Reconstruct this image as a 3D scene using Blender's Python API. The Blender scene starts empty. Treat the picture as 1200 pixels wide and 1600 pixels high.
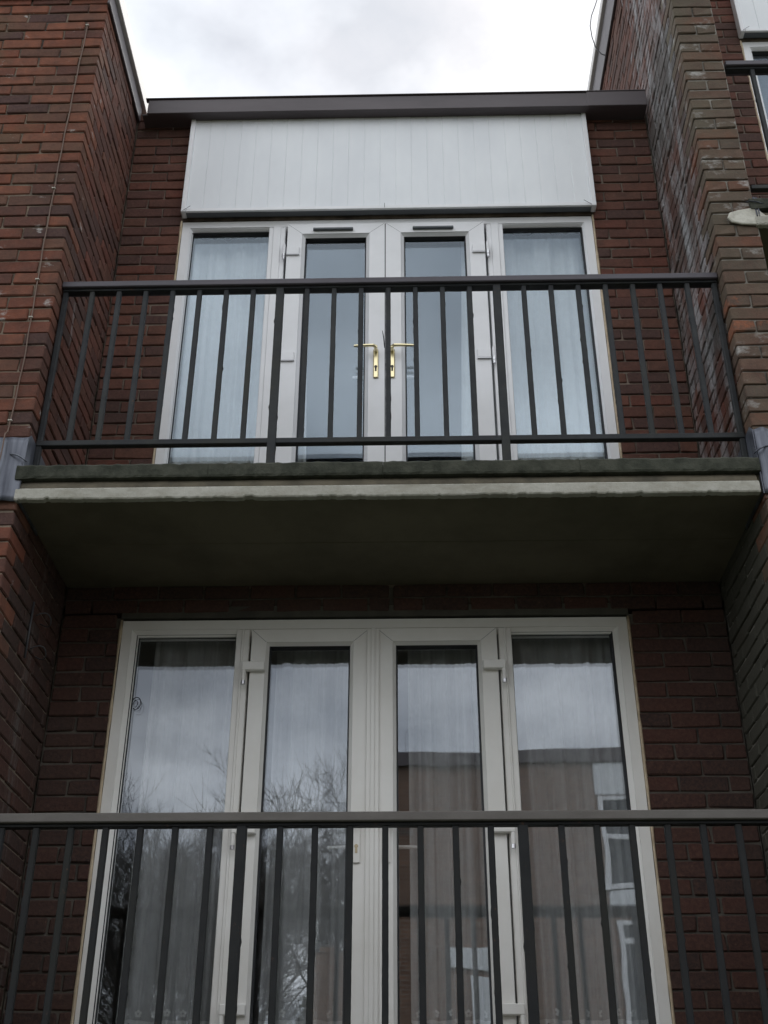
import bpy, bmesh, math, random
from mathutils import Vector, Matrix
random.seed(11)
R_ = math.radians
S = bpy.context.scene
COL = S.collection

# ------------------------------------------------------------------ camera
F_PX = 1856.11
CAM = Vector((0.08524, -4.41878, -0.616))
pitch, yaw, roll = 0.53185, -0.02315, 0.00122
FW = Vector((math.sin(yaw)*math.cos(pitch), math.cos(yaw)*math.cos(pitch), math.sin(pitch)))
_rt = Vector((math.cos(yaw), -math.sin(yaw), 0)); _up = _rt.cross(FW)
RT = _rt*math.cos(roll)+_up*math.sin(roll); UP = -_rt*math.sin(roll)+_up*math.cos(roll)
cd = bpy.data.cameras.new('camera'); cam = bpy.data.objects.new('camera', cd); COL.objects.link(cam)
cam.matrix_world = Matrix(((RT.x, UP.x, -FW.x, CAM.x), (RT.y, UP.y, -FW.y, CAM.y), (RT.z, UP.z, -FW.z, CAM.z), (0, 0, 0, 1)))
cd.sensor_fit = 'VERTICAL'; cd.sensor_height = 24.0; cd.lens = F_PX*24.0/1600.0
cd.clip_start = 0.05; cd.clip_end = 2000
S.camera = cam
def project(p):
    v = Vector(p)-CAM; z = v.dot(FW)
    return 600+F_PX*v.dot(RT)/z, 800-F_PX*v.dot(UP)/z, z

# ------------------------------------------------------------------ sky, sun, exposure
SUN_EL, SUN_AZ = R_(52), R_(8)          # sun high behind the house, so the front is in open shade
w = bpy.data.worlds.new('World'); S.world = w; w.use_nodes = True
nt = w.node_tree; nt.nodes.clear()
def nn(tree, t, **kw):
    n = tree.nodes.new(t)
    for k, v in kw.items(): setattr(n, k, v)
    return n
L = nt.links.new
out = nn(nt, 'ShaderNodeOutputWorld'); bg = nn(nt, 'ShaderNodeBackground'); bg.inputs['Strength'].default_value = 0.12
sky = nn(nt, 'ShaderNodeTexSky', sky_type='NISHITA'); sky.sun_disc = False
sky.sun_elevation = SUN_EL; sky.sun_rotation = SUN_AZ; sky.air_density = 1.0; sky.dust_density = 1.5
tc = nn(nt, 'ShaderNodeTexCoord'); sep = nn(nt, 'ShaderNodeSeparateXYZ'); L(tc.outputs['Generated'], sep.inputs[0])
zm = nn(nt, 'ShaderNodeMath', operation='MAXIMUM'); L(sep.outputs['Z'], zm.inputs[0]); zm.inputs[1].default_value = 0.0
za = nn(nt, 'ShaderNodeMath', operation='ADD'); L(zm.outputs[0], za.inputs[0]); za.inputs[1].default_value = 0.22
dv = nn(nt, 'ShaderNodeVectorMath', operation='DIVIDE'); L(tc.outputs['Generated'], dv.inputs[0])
cmb = nn(nt, 'ShaderNodeCombineXYZ'); [L(za.outputs[0], cmb.inputs[i]) for i in range(3)]
L(cmb.outputs[0], dv.inputs[1])
mp = nn(nt, 'ShaderNodeMapping'); L(dv.outputs[0], mp.inputs[0]); mp.inputs['Location'].default_value = (6.1, -0.4, 0); mp.inputs['Scale'].default_value = (1, 1, 0.2); mp.inputs['Rotation'].default_value = (0, 0, R_(19))
n1 = nn(nt, 'ShaderNodeTexNoise'); L(mp.outputs[0], n1.inputs['Vector']); n1.inputs['Scale'].default_value = 1.3; n1.inputs['Detail'].default_value = 8; n1.inputs['Roughness'].default_value = 0.55
n2 = nn(nt, 'ShaderNodeTexNoise'); L(mp.outputs[0], n2.inputs['Vector']); n2.inputs['Scale'].default_value = 1.7; n2.inputs['Detail'].default_value = 7; n2.inputs['Roughness'].default_value = 0.5
r1 = nn(nt, 'ShaderNodeMapRange'); L(n1.outputs[0], r1.inputs[0]); r1.inputs[1].default_value = 0.36; r1.inputs[2].default_value = 0.56; r1.inputs[3].default_value = 0.72; r1.inputs[4].default_value = 1.0
cr = nn(nt, 'ShaderNodeValToRGB'); L(n2.outputs[0], cr.inputs[0])
cr.color_ramp.elements[0].position = 0.36; cr.color_ramp.elements[0].color = (4.6, 4.9, 5.4, 1)
cr.color_ramp.elements[1].position = 0.58; cr.color_ramp.elements[1].color = (12.8, 13.2, 13.6, 1)
mx = nn(nt, 'ShaderNodeMix', data_type='RGBA'); L(r1.outputs[0], mx.inputs['Factor']); L(sky.outputs[0], mx.inputs['A']); L(cr.outputs[0], mx.inputs['B'])
L(mx.outputs['Result'], bg.inputs['Color']); L(bg.outputs[0], out.inputs[0])
sd = bpy.data.lights.new('sun', 'SUN'); sd.energy = 0.8; sd.angle = R_(12); sd.color = (1.0, 0.96, 0.9)
sun = bpy.data.objects.new('sun', sd); COL.objects.link(sun)
sdir = Vector((math.sin(SUN_AZ)*math.cos(SUN_EL), math.cos(SUN_AZ)*math.cos(SUN_EL), math.sin(SUN_EL)))
sun.rotation_euler = (-sdir).to_track_quat('-Z', 'Y').to_euler()
S.view_settings.view_transform = 'Standard'; S.view_settings.look = 'None'
S.view_settings.exposure = 0.28; S.view_settings.gamma = 1.0; S.view_settings.use_curve_mapping = False
try:
    S.cycles.transparent_max_bounces = 24; S.cycles.max_bounces = 10
except Exception: pass

# ------------------------------------------------------------------ dimensions
GZ = -2.2            # ground
D = 0.782            # house wall plane (Y)
PF = -0.065           # face of the projecting party walls
WL, WR = -1.600, 1.605
PR = 1.832           # far side of right party wall
ST = 2.65            # storey height
C75 = 0.075

# ------------------------------------------------------------------ helpers
def tag(o, label=None, cat=None, group=None, kind=None):
    if label: o['label'] = label
    if cat: o['category'] = cat
    if group: o['group'] = group
    if kind: o['kind'] = kind
    return o
def thing(name, loc, label, cat, group=None):
    o = bpy.data.objects.new(name, None); COL.objects.link(o); o.location = loc
    o.empty_display_size = 0.1
    return tag(o, label, cat, group)
class MB:
    def __init__(s): s.v = []; s.f = []; s.sm = False
    def box(s, x0, x1, y0, y1, z0, z1):
        n = len(s.v)
        s.v += [(x0,y0,z0),(x1,y0,z0),(x1,y1,z0),(x0,y1,z0),(x0,y0,z1),(x1,y0,z1),(x1,y1,z1),(x0,y1,z1)]
        s.f += [tuple(n+i for i in q) for q in ((0,3,2,1),(4,5,6,7),(0,1,5,4),(1,2,6,5),(2,3,7,6),(3,0,4,7))]
        return s
    def cbox(s, x0, x1, y0, y1, z0, z1, c=0.003, jit=0.0, rng=random):
        """box with chamfered edges"""
        n = len(s.v); X = (x0, x1); Y = (y0, y1); Z = (z0, z1); idx = {}
        for i in (0,1):
            for j in (0,1):
                for k in (0,1):
                    sx, sy, sz = (1-2*i), (1-2*j), (1-2*k)
                    jx, jy, jz = [(rng.uniform(-jit, jit) if jit else 0) for _ in range(3)]
                    ch = c*(rng.uniform(0.6, 1.8) if jit else 1)
                    for a in range(3):
                        p = [X[i]+jx, Y[j]+jy, Z[k]+jz]
                        o = [sx*ch, sy*ch, sz*ch]; o[a] = 0
                        idx[(i,j,k,a)] = len(s.v); s.v.append((p[0]+o[0], p[1]+o[1], p[2]+o[2]))
        def face(ids):
            s.f.append(tuple(ids))
        for a in range(3):
            b, c2 = [q for q in range(3) if q != a]
            for e in (0,1):
                ids = []
                for (u, vv) in ((0,0),(1,0),(1,1),(0,1)):
                    t = [0,0,0]; t[a] = e; t[b] = u; t[c2] = vv
                    ids.append(idx[(t[0],t[1],t[2],a)])
                flip = (e == 0) ^ (a == 1)
                face(ids[::-1] if flip else ids)
        for a in range(3):          # edges along axis a
            b, c2 = [q for q in range(3) if q != a]
            for u in (0,1):
                for vv in (0,1):
                    def I(e, ax):
                        t = [0,0,0]; t[a] = e; t[b] = u; t[c2] = vv
                        return idx[(t[0],t[1],t[2],ax)]
                    face((I(0,b), I(1,b), I(1,c2), I(0,c2)))
        for i in (0,1):
            for j in (0,1):
                for k in (0,1): face((idx[(i,j,k,0)], idx[(i,j,k,1)], idx[(i,j,k,2)]))
        s.fix = True
        return s
    def ring(s, x0, x1, z0, z1, prof):
        """profile (inset, y) swept with mitres round a rectangle in XZ"""
        n = len(s.v); m = len(prof)
        for (u, y) in prof: s.v += [(x0+u,y,z0+u),(x1-u,y,z0+u),(x1-u,y,z1-u),(x0+u,y,z1-u)]
        for i in range(m):
            a = n+4*i; b = n+4*((i+1) % m)
            for q in range(4): s.f.append((a+q, a+(q+1)%4, b+(q+1)%4, b+q))
        s.fix = True
        return s
    def tube(s, pts, rad, k=6, cap=True):
        n = len(s.v); P = [Vector(p) for p in pts]; m = len(P)
        if not hasattr(rad, '__len__'): rad = [rad]*m
        pn = None
        for i, p in enumerate(P):
            t = (P[min(i+1, m-1)]-P[max(i-1, 0)])
            t = t.normalized() if t.length > 1e-9 else Vector((0,0,1))
            if pn is None: pn = t.orthogonal().normalized()
            else:
                pn = pn-t*pn.dot(t)
                pn = pn.normalized() if pn.length > 1e-6 else t.orthogonal().normalized()
            b = t.cross(pn)
            for q in range(k):
                a = 2*math.pi*q/k
                s.v.append(tuple(p+(pn*math.cos(a)+b*math.sin(a))*rad[i]))
        for i in range(m-1):
            for q in range(k):
                s.f.append((n+i*k+q, n+i*k+(q+1)%k, n+(i+1)*k+(q+1)%k, n+(i+1)*k+q))
        if cap:
            s.f.append(tuple(n+q for q in range(k))[::-1]); s.f.append(tuple(n+(m-1)*k+q for q in range(k)))
        return s
    def extrude(s, poly, y0, y1):
        """polygon in XZ extruded along Y"""
        n = len(s.v); m = len(poly)
        s.v += [(x, y0, z) for x, z in poly]+[(x, y1, z) for x, z in poly]
        s.f.append(tuple(range(n, n+m))); s.f.append(tuple(range(n+2*m-1, n+m-1, -1)))
        for i in range(m): s.f.append((n+i, n+m+i, n+m+(i+1)%m, n+(i+1)%m))
        s.fix = True
        return s
    def grid(s, nx, nz, fn):
        n = len(s.v)
        for j in range(nz+1):
            for i in range(nx+1): s.v.append(fn(i/nx, j/nz))
        for j in range(nz):
            for i in range(nx):
                a = n+j*(nx+1)+i; s.f.append((a, a+1, a+nx+2, a+nx+1))
        return s
    def mesh(s, name, mat=None, smooth=False):
        me = bpy.data.meshes.new(name); me.from_pydata(s.v, [], s.f)
        if getattr(s, 'fix', False):
            bm = bmesh.new(); bm.from_mesh(me); bmesh.ops.recalc_face_normals(bm, faces=bm.faces); bm.to_mesh(me); bm.free()
        if mat: me.materials.append(mat)
        if smooth:
            me.polygons.foreach_set('use_smooth', [True]*len(me.polygons))
        me.update(); return me
    def build(s, name, mat, parent=None, smooth=False, loc=None):
        o = bpy.data.objects.new(name, s.mesh(name, mat, smooth)); COL.objects.link(o)
        if parent: o.parent = parent
        if loc: o.location = loc
        return o
def link(name, me, parent=None, loc=(0,0,0), rot=None):
    o = bpy.data.objects.new(name, me); COL.objects.link(o); o.parent = parent; o.location = loc
    if rot: o.rotation_euler = rot
    return o
def copy_tree(o, parent=None, label=None, loc=None):
    c = o.copy(); COL.objects.link(c); c.parent = parent
    if loc is not None: c.location = loc
    if label: c['label'] = label
    for ch in list(o.children): copy_tree(ch, c)
    return c

# ------------------------------------------------------------------ materials
def mat(name): 
    m = bpy.data.materials.new(name); m.use_nodes = True
    t = m.node_tree; b = t.nodes['Principled BSDF']; return m, t, b
def pos_noise(t, scale, detail=4, rough=0.55, stretch=(1,1,1), obj=False):
    if obj:
        g = t.nodes.new('ShaderNodeTexCoord'); src = g.outputs['Object']
    else:
        g = t.nodes.new('ShaderNodeNewGeometry'); src = g.outputs['Position']
    mp = t.nodes.new('ShaderNodeMapping'); mp.inputs['Scale'].default_value = stretch; t.links.new(src, mp.inputs[0])
    n = t.nodes.new('ShaderNodeTexNoise'); n.inputs['Scale'].default_value = scale; n.inputs['Detail'].default_value = detail; n.inputs['Roughness'].default_value = rough
    t.links.new(mp.outputs[0], n.inputs['Vector']); return n.outputs[0]
def rng(t, v, a, b, c=0.0, d=1.0):
    r = t.nodes.new('ShaderNodeMapRange'); t.links.new(v, r.inputs[0])
    for i, x in enumerate((a, b, c, d)): r.inputs[i+1].default_value = x
    return r.outputs[0]
def mix(t, f, a, b, mode='MIX'):
    m = t.nodes.new('ShaderNodeMix'); m.data_type = 'RGBA'; m.blend_type = mode
    for sock, v in (('Factor', f), ('A', a), ('B', b)):
        i = m.inputs[sock]
        if isinstance(v, bpy.types.NodeSocket): t.links.new(v, i)
        elif sock == 'Factor': i.default_value = v
        else: i.default_value = (*v, 1)
    return m.outputs['Result']
def math_(t, op, a, b):
    m = t.nodes.new('ShaderNodeMath'); m.operation = op
    for i, v in enumerate((a, b)):
        if isinstance(v, bpy.types.NodeSocket): t.links.new(v, m.inputs[i])
        else: m.inputs[i].default_value = v
    return m.outputs[0]
def ramp(t, v, stops, interp='LINEAR'):
    r = t.nodes.new('ShaderNodeValToRGB'); t.links.new(v, r.inputs[0]); e = r.color_ramp; e.interpolation = interp
    while len(e.elements) > 1: e.elements.remove(e.elements[-1])
    for i, (p, c) in enumerate(stops):
        x = e.elements[0] if i == 0 else e.elements.new(p)
        x.position = p; x.color = (*c, 1)
    return r.outputs[0]
def bump(t, b, h, strength=0.3, dist=0.004):
    n = t.nodes.new('ShaderNodeBump'); n.inputs['Strength'].default_value = strength; n.inputs['Distance'].default_value = dist
    t.links.new(h, n.inputs['Height']); t.links.new(n.outputs[0], b.inputs['Normal'])

def brick_mat(name, tones, stain=None, stain_lo=0.55, stain_hi=0.7, stain_scale=3.0, stretch=(1,1,1), moss=None, moss_lo=0.45, moss_hi=0.65):
    m, t, b = mat(name)
    oi = t.nodes.new('ShaderNodeObjectInfo'); ge = t.nodes.new('ShaderNodeNewGeometry')
    r = math_(t, 'FRACT', math_(t, 'ADD', oi.outputs['Random'], ge.outputs['Random Per Island']), 0.0)
    n = len(tones)
    base = ramp(t, r, [(i/n, c) for i, c in enumerate(tones)], 'CONSTANT')
    grain = pos_noise(t, 60, 5, 0.7); mid = pos_noise(t, 14, 4, 0.6)
    c = mix(t, rng(t, mid, 0.35, 0.7, 0, 0.6), base, (0.058, 0.033, 0.027))
    c = mix(t, rng(t, grain, 0.4, 0.75, 0, 0.35), c, (0.20, 0.10, 0.07))
    soot = pos_noise(t, 1.1, 6, 0.66)
    c = mix(t, rng(t, soot, 0.42, 0.72, 0, 0.6), c, (0.066, 0.047, 0.039))
    pale = pos_noise(t, 26, 6, 0.75)
    c = mix(t, rng(t, pale, 0.60, 0.78, 0, 0.5), c, (0.23, 0.135, 0.10))
    if moss:
        mn = pos_noise(t, 1.7, 5, 0.62)
        c = mix(t, rng(t, mn, moss_lo, moss_hi, 0, 0.85), c, moss)
    if stain:
        sn = pos_noise(t, stain_scale, 6, 0.68, stretch)
        sf = math_(t, 'MULTIPLY', rng(t, sn, stain_lo, stain_hi), rng(t, grain, 0.25, 0.6, 0.35, 1))
        c = mix(t, sf, c, stain)
    t.links.new(c, b.inputs['Base Color']); b.inputs['Roughness'].default_value = 0.9
    b.inputs['Specular IOR Level'].default_value = 0.25
    bump(t, b, math_(t, 'ADD', grain, math_(t, 'MULTIPLY', mid, 1.5)), 0.55, 0.005)
    return m
RED = [(0.19,0.062,0.038),(0.15,0.05,0.032),(0.23,0.082,0.048),(0.12,0.046,0.034),(0.17,0.072,0.045),(0.21,0.066,0.036),(0.075,0.04,0.038),(0.18,0.085,0.055),(0.25,0.088,0.05),(0.14,0.066,0.045)]
DULL = [(0.15,0.066,0.050),(0.125,0.055,0.042),(0.17,0.070,0.05),(0.105,0.05,0.042),(0.145,0.066,0.047),(0.085,0.048,0.043),(0.16,0.058,0.042)]
MOSSY = [(0.135,0.098,0.074),(0.115,0.088,0.068),(0.145,0.105,0.078),(0.105,0.080,0.064),(0.15,0.096,0.070),(0.13,0.072,0.052),(0.20,0.075,0.045)]
M = {}
M['brick_left'] = brick_mat('brick_front_red', RED, (0.42,0.40,0.38), 0.63, 0.71, 7.0, (1,1,1.6), (0.12,0.085,0.05), 0.55, 0.75)
M['brick_side'] = brick_mat('brick_side_red', DULL, (0.33,0.32,0.31), 0.63, 0.8, 3.2, (1,2.2,0.35))
M['brick_rear'] = brick_mat('brick_rear_dull', DULL, (0.30,0.27,0.24), 0.72, 0.85, 6.0)
SHADED = [(0.062,0.030,0.025),(0.049,0.027,0.0235),(0.070,0.032,0.026),(0.041,0.026,0.0245),(0.058,0.031,0.027),(0.037,0.026,0.0245)]  # darker, dirtier brick below the slab; shade there deepened in the colour
M['brick_shaded'] = brick_mat('brick_shaded', SHADED, (0.24,0.22,0.20), 0.68, 0.85, 4.0, (1,1,0.5))
M['brick_shaded_side'] = brick_mat('brick_shaded_side', SHADED, (0.17,0.165,0.155), 0.56, 0.75, 3.4, (1,2.4,0.22))
M['brick_moss'] = brick_mat('brick_mossy', MOSSY, (0.44,0.43,0.41), 0.56, 0.70, 5.0, (1,1,1.8), (0.115,0.100,0.072), 0.42, 0.65)
M['brick_streak'] = brick_mat('brick_limed', DULL, (0.36,0.36,0.37), 0.46, 0.68, 4.5, (1,1.9,0.42), (0.10,0.095,0.09), 0.42, 0.6)
def simple(name, col, rough=0.6, metal=0.0, var=0.0, scale=8.0, col2=None, stretch=(1,1,1), bumpy=0.0, bscale=60, spec=None, detail=5):
    m, t, b = mat(name)
    if col2:
        c = mix(t, rng(t, pos_noise(t, scale, detail, 0.62, stretch), 0.38, 0.66), col, col2); t.links.new(c, b.inputs['Base Color'])
    else: b.inputs['Base Color'].default_value = (*col, 1)
    b.inputs['Roughness'].default_value = rough; b.inputs['Metallic'].default_value = metal
    if spec is not None: b.inputs['Specular IOR Level'].default_value = spec
    if bumpy: bump(t, b, pos_noise(t, bscale, 5, 0.65), bumpy, 0.004)
    return m
M['brick_spall'] = brick_mat('brick_spalled', [(0.11,0.082,0.062),(0.125,0.09,0.066)], (0.26,0.10,0.056), 0.48, 0.56, 7.0, (1,1,1.3))
M['mortar'] = simple('mortar', (0.205,0.16,0.125), 0.95, col2=(0.065,0.050,0.042), scale=5, bumpy=0.6, bscale=110)
M['mortar_left'] = simple('buff_mortar', (0.25,0.195,0.145), 0.95, col2=(0.065,0.052,0.042), scale=7, bumpy=0.7, bscale=110)
M['mortar_pale'] = simple('limed_mortar', (0.30,0.28,0.245), 0.95, col2=(0.09,0.078,0.066), scale=8, bumpy=0.6, bscale=110)
M['mortar_shaded'] = simple('shaded_mortar', (0.115,0.10,0.082), 0.95, col2=(0.045,0.038,0.032), scale=5, bumpy=0.6, bscale=110)  # mortar below the slab, with the shade there put into its colour
M['brick_algae'] = brick_mat('brick_algae', SHADED, (0.075,0.072,0.058), 0.30, 0.50, 2.0, (1,1,0.4), (0.062,0.060,0.046), 0.25, 0.5)
M['upvc'] = simple('white_upvc', (0.86,0.86,0.88), 0.33, col2=(0.80,0.80,0.815), scale=3.5)
M['upvc_cream'] = simple('cream_upvc', (0.82,0.805,0.775), 0.38, col2=(0.76,0.74,0.70), scale=3.5)
M['upvc_board'] = simple('white_upvc_board', (0.86,0.88,0.90), 0.4, col2=(0.77,0.79,0.82), scale=2.2, stretch=(1,1,0.4))
M['gasket'] = simple('black_gasket', (0.02,0.02,0.022), 0.6)
M['sealant'] = simple('cream_sealant', (0.58,0.47,0.33), 0.6, col2=(0.42,0.33,0.22), scale=20)
M['brass'] = simple('brass', (0.83,0.73,0.45), 0.32, 1.0)
M['silver'] = simple('silver_metal', (0.62,0.62,0.64), 0.3, 1.0)
M['grey_plastic'] = simple('grey_plastic', (0.10,0.11,0.12), 0.5)
M['hole'] = simple('keyhole_dark', (0.02,0.018,0.016), 0.5)
M['worn_brass'] = simple('worn_brass', (0.45,0.38,0.26), 0.4, 1.0)
def rail_mat(name, k):
    m, t, b = mat(name)
    c = mix(t, rng(t, pos_noise(t, 9, 5, 0.65), 0.4, 0.7), (0.017*k,0.019*k,0.022*k), (0.032*k,0.034*k,0.035*k))
    c = mix(t, rng(t, pos_noise(t, 2.2, 4, 0.6, (1,1,0.7)), 0.5, 0.72, 0, 0.6), c, (0.030*k,0.030*k,0.016*k))
    c = mix(t, rng(t, pos_noise(t, 34, 5, 0.7), 0.64, 0.72, 0, 0.8), c, (0.075, 0.038, 0.020))
    t.links.new(c, b.inputs['Base Color']); b.inputs['Roughness'].default_value = 0.62; b.inputs['Specular IOR Level'].default_value = 0.3
    bump(t, b, pos_noise(t, 120, 4, 0.6), 0.25, 0.003); return m
M['rail'] = rail_mat('rail_paint', 1.0)
M['rail_black'] = rail_mat('rail_paint_black', 0.42)
M['cap_up'] = simple('handrail_plum_grey', (0.078,0.068,0.082), 0.55, col2=(0.06,0.052,0.063), scale=12, stretch=(0.3,1,1), bumpy=0.15)
M['cap_lo'] = simple('handrail_brown_grey', (0.120,0.108,0.098), 0.65, col2=(0.09,0.08,0.072), scale=14, stretch=(0.4,1,1), bumpy=0.25, bscale=90)
M['lead'] = simple('lead_sheet', (0.150,0.160,0.190), 0.40, 0.4, col2=(0.048,0.052,0.070), scale=13, stretch=(2.4,1,0.16), bumpy=0.3, bscale=25)
M['band'] = simple('pale_concrete_edge', (0.44,0.425,0.375), 0.9, col2=(0.30,0.285,0.235), scale=6, stretch=(1,1,2), bumpy=0.7, bscale=80)
M['kerb'] = simple('mossy_kerb', (0.058,0.060,0.044), 0.95, col2=(0.020,0.023,0.014), scale=14, bumpy=0.9, bscale=70)
M['cove'] = simple('stained_concrete', (0.14,0.12,0.085), 0.95, col2=(0.07,0.062,0.045), scale=8, bumpy=0.6)
M['soffit'] = simple('soffit_concrete', (0.145,0.126,0.084), 0.95, col2=(0.10,0.088,0.058), scale=2.6, bumpy=0.35, bscale=45)
M['fascia'] = simple('plum_grey_fascia', (0.108,0.090,0.096), 0.55, col2=(0.080,0.066,0.071), scale=6, stretch=(0.25,1,1))
M['trim'] = simple('pale_trim', (0.62,0.58,0.56), 0.5)
M['lintel'] = simple('concrete_lintel', (0.085,0.08,0.065), 0.95, col2=(0.055,0.05,0.042), scale=8, bumpy=0.5)
M['cable'] = simple('rusty_brown_cable', (0.14,0.085,0.06), 0.6)
M['clip'] = simple('cable_clip', (0.50,0.46,0.40), 0.5)
M['wire'] = simple('dark_wire', (0.05,0.05,0.055), 0.5)
M['room'] = simple('room_wall', (0.34,0.33,0.32), 0.9)
M['carpet'] = simple('room_floor', (0.12,0.10,0.09), 0.95)
M['asphalt'] = simple('asphalt', (0.05,0.05,0.052), 0.9, col2=(0.065,0.064,0.062), scale=5, bumpy=0.4, bscale=120)
M['grass'] = simple('grass', (0.045,0.075,0.025), 0.95, col2=(0.07,0.085,0.035), scale=1.5, bumpy=0.8, bscale=40)
M['bark'] = simple('bark', (0.055,0.047,0.04), 0.95, col2=(0.035,0.031,0.027), scale=6)
M['roof'] = simple('roof_felt', (0.10,0.10,0.10), 0.9)
def far_brick():
    m, t, b = mat('far_brick')
    g = t.nodes.new('ShaderNodeNewGeometry'); sp_ = t.nodes.new('ShaderNodeSeparateXYZ'); t.links.new(g.outputs['Position'], sp_.inputs[0])
    cb_ = t.nodes.new('ShaderNodeCombineXYZ'); t.links.new(math_(t, 'ADD', sp_.outputs['X'], sp_.outputs['Y']), cb_.inputs[0]); t.links.new(sp_.outputs['Z'], cb_.inputs[1])
    k = t.nodes.new('ShaderNodeTexBrick'); t.links.new(cb_.outputs[0], k.inputs['Vector'])
    for n, v in (('Color1', (0.26,0.148,0.10,1)), ('Color2', (0.17,0.098,0.07,1)), ('Mortar', (0.26,0.23,0.20,1))): k.inputs[n].default_value = v
    for n, v in (('Scale', 1.0), ('Brick Width', .225), ('Row Height', .075), ('Mortar Size', .008)): k.inputs[n].default_value = v
    c = mix(t, rng(t, pos_noise(t, .9, 5, 0.6), 0.4, 0.7, 0, 0.5), k.outputs['Color'], (0.13,0.090,0.066))
    t.links.new(c, b.inputs['Base Color']); b.inputs['Roughness'].default_value = 0.95; return m
M['far_brick'] = far_brick()
def glass_mat(name, k=1.0, refl=(0.76,0.88,1.0), tint=(0.96,0.97,0.975)):  # refl puts the bluer sky reflection into the gloss colour
    m, t, b = mat(name); t.nodes.remove(b); o = t.nodes['Material Output']
    lw = t.nodes.new('ShaderNodeLayerWeight'); lw.inputs['Blend'].default_value = 0.5
    fz = math_(t, 'ADD', math_(t, 'MULTIPLY', math_(t, 'POWER', lw.outputs['Facing'], 4.0), 0.9), k)
    g = t.nodes.new('ShaderNodeBsdfGlossy'); g.inputs['Roughness'].default_value = 0.0; g.inputs['Color'].default_value = (*refl, 1)
    tr = t.nodes.new('ShaderNodeBsdfTransparent'); tr.inputs['Color'].default_value = (*tint, 1)
    ms = t.nodes.new('ShaderNodeMixShader'); f = math_(t, 'MINIMUM', fz, 1.0)
    nb = t.nodes.new('ShaderNodeBump'); nb.inputs['Strength'].default_value = 0.05; nb.inputs['Distance'].default_value = 0.012
    t.links.new(pos_noise(t, 3.0, 1, 0.4), nb.inputs['Height']); t.links.new(nb.outputs[0], g.inputs['Normal'])
    t.links.new(f, ms.inputs[0]); t.links.new(tr.outputs[0], ms.inputs[1]); t.links.new(g.outputs[0], ms.inputs[2])
    t.links.new(ms.outputs[0], o.inputs[0]); return m
M['glass'] = glass_mat('double_glazing', 0.105)
M['glass_lo'] = glass_mat('clear_double_glazing', 0.120, (0.90,0.94,1.0))
M['far_glass'] = simple('far_glass', (0.03,0.035,0.04), 0.05)
def net_mat(name, dens, col):
    m, t, b = mat(name); t.nodes.remove(b); o = t.nodes['Material Output']
    df = t.nodes.new('ShaderNodeBsdfDiffuse'); df.inputs['Color'].default_value = (*col, 1)
    tl = t.nodes.new('ShaderNodeBsdfTranslucent'); tl.inputs['Color'].default_value = (*col, 1)
    tr = t.nodes.new('ShaderNodeBsdfTransparent')
    a = t.nodes.new('ShaderNodeMixShader'); a.inputs[0].default_value = 0.25
    t.links.new(df.outputs[0], a.inputs[1]); t.links.new(tl.outputs[0], a.inputs[2])
    ms = t.nodes.new('ShaderNodeMixShader')
    # the weave looks denser where the cloth turns away from the view
    n = pos_noise(t, 24, 4, 0.7, (1,1,1)); lw = t.nodes.new('ShaderNodeLayerWeight'); lw.inputs['Blend'].default_value = 0.5
    t.links.new(math_(t, 'MINIMUM', math_(t, 'ADD', rng(t, n, 0.3, 0.7, dens-0.05, dens+0.05), math_(t, 'MULTIPLY', lw.outputs['Facing'], 0.35)), 1.0), ms.inputs[0])
    t.links.new(tr.outputs[0], ms.inputs[1]); t.links.new(a.outputs[0], ms.inputs[2]); t.links.new(ms.outputs[0], o.inputs[0]); return m
M['net_up'] = net_mat('net_voile', 0.82, (0.84,0.87,0.86))
M['net_lo'] = net_mat('net_lace', 0.56, (0.78,0.78,0.77))
M['lace'] = net_mat('lace_hem', 0.85, (0.82,0.82,0.80))

# ------------------------------------------------------------------ setting: ground, roof, rooms
o = MB().grid(1, 1, lambda u, v: (-300+600*u, -300+600*v, GZ-0.02)).build('ground', M['grass']); tag(o, kind='structure')
o = MB().box(-14, 14, -9.0, -2.2, GZ-0.015, GZ+0.004).build('path', M['asphalt']); tag(o, kind='structure')
def room(z0, z1, x0, x1, name):
    m = MB(); y0, y1 = D+0.26, 5.2
    m.box(x0-.1, x0, y0, y1, z0, z1).box(x1, x1+.1, y0, y1, z0, z1).box(x0-.1, x1+.1, y1+.002, y1+.1, z0, z1).box(x0-.1, x1+.1, y0, y1+.1, z1+.002, z1+.12)
    o = m.build(name, M['room']); tag(o, kind='structure')
    f = MB().box(x0-.1, x1+.1, y0, y1+.1, z0-.12, z0-.002).build('room_floor', M['carpet']); tag(f, kind='structure')
room(-0.40, 1.98, -2.4, 2.4, 'room_walls'); room(2.24, 4.62, -1.58, 1.58, 'room_walls'); room(3.74, 6.2, 1.85, 5.1, 'room_walls')
o = MB().box(-3.4, WR, D+0.27, 6.5, 5.30, 5.385).build('flat_roof', M['roof']); tag(o, kind='structure')
o = MB().box(-3.4, 5.4, 5.5, 6.5, GZ, 5.29).build('back_of_house', M['mortar']); tag(o, kind='structure')
o = MB().box(PR, 6, D+.27, 6.5, 6.98, 7.1).box(PR, 6, 6.2, 6.5, GZ, 6.97).build('flat_roof', M['roof']); tag(o, kind='structure')

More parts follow.
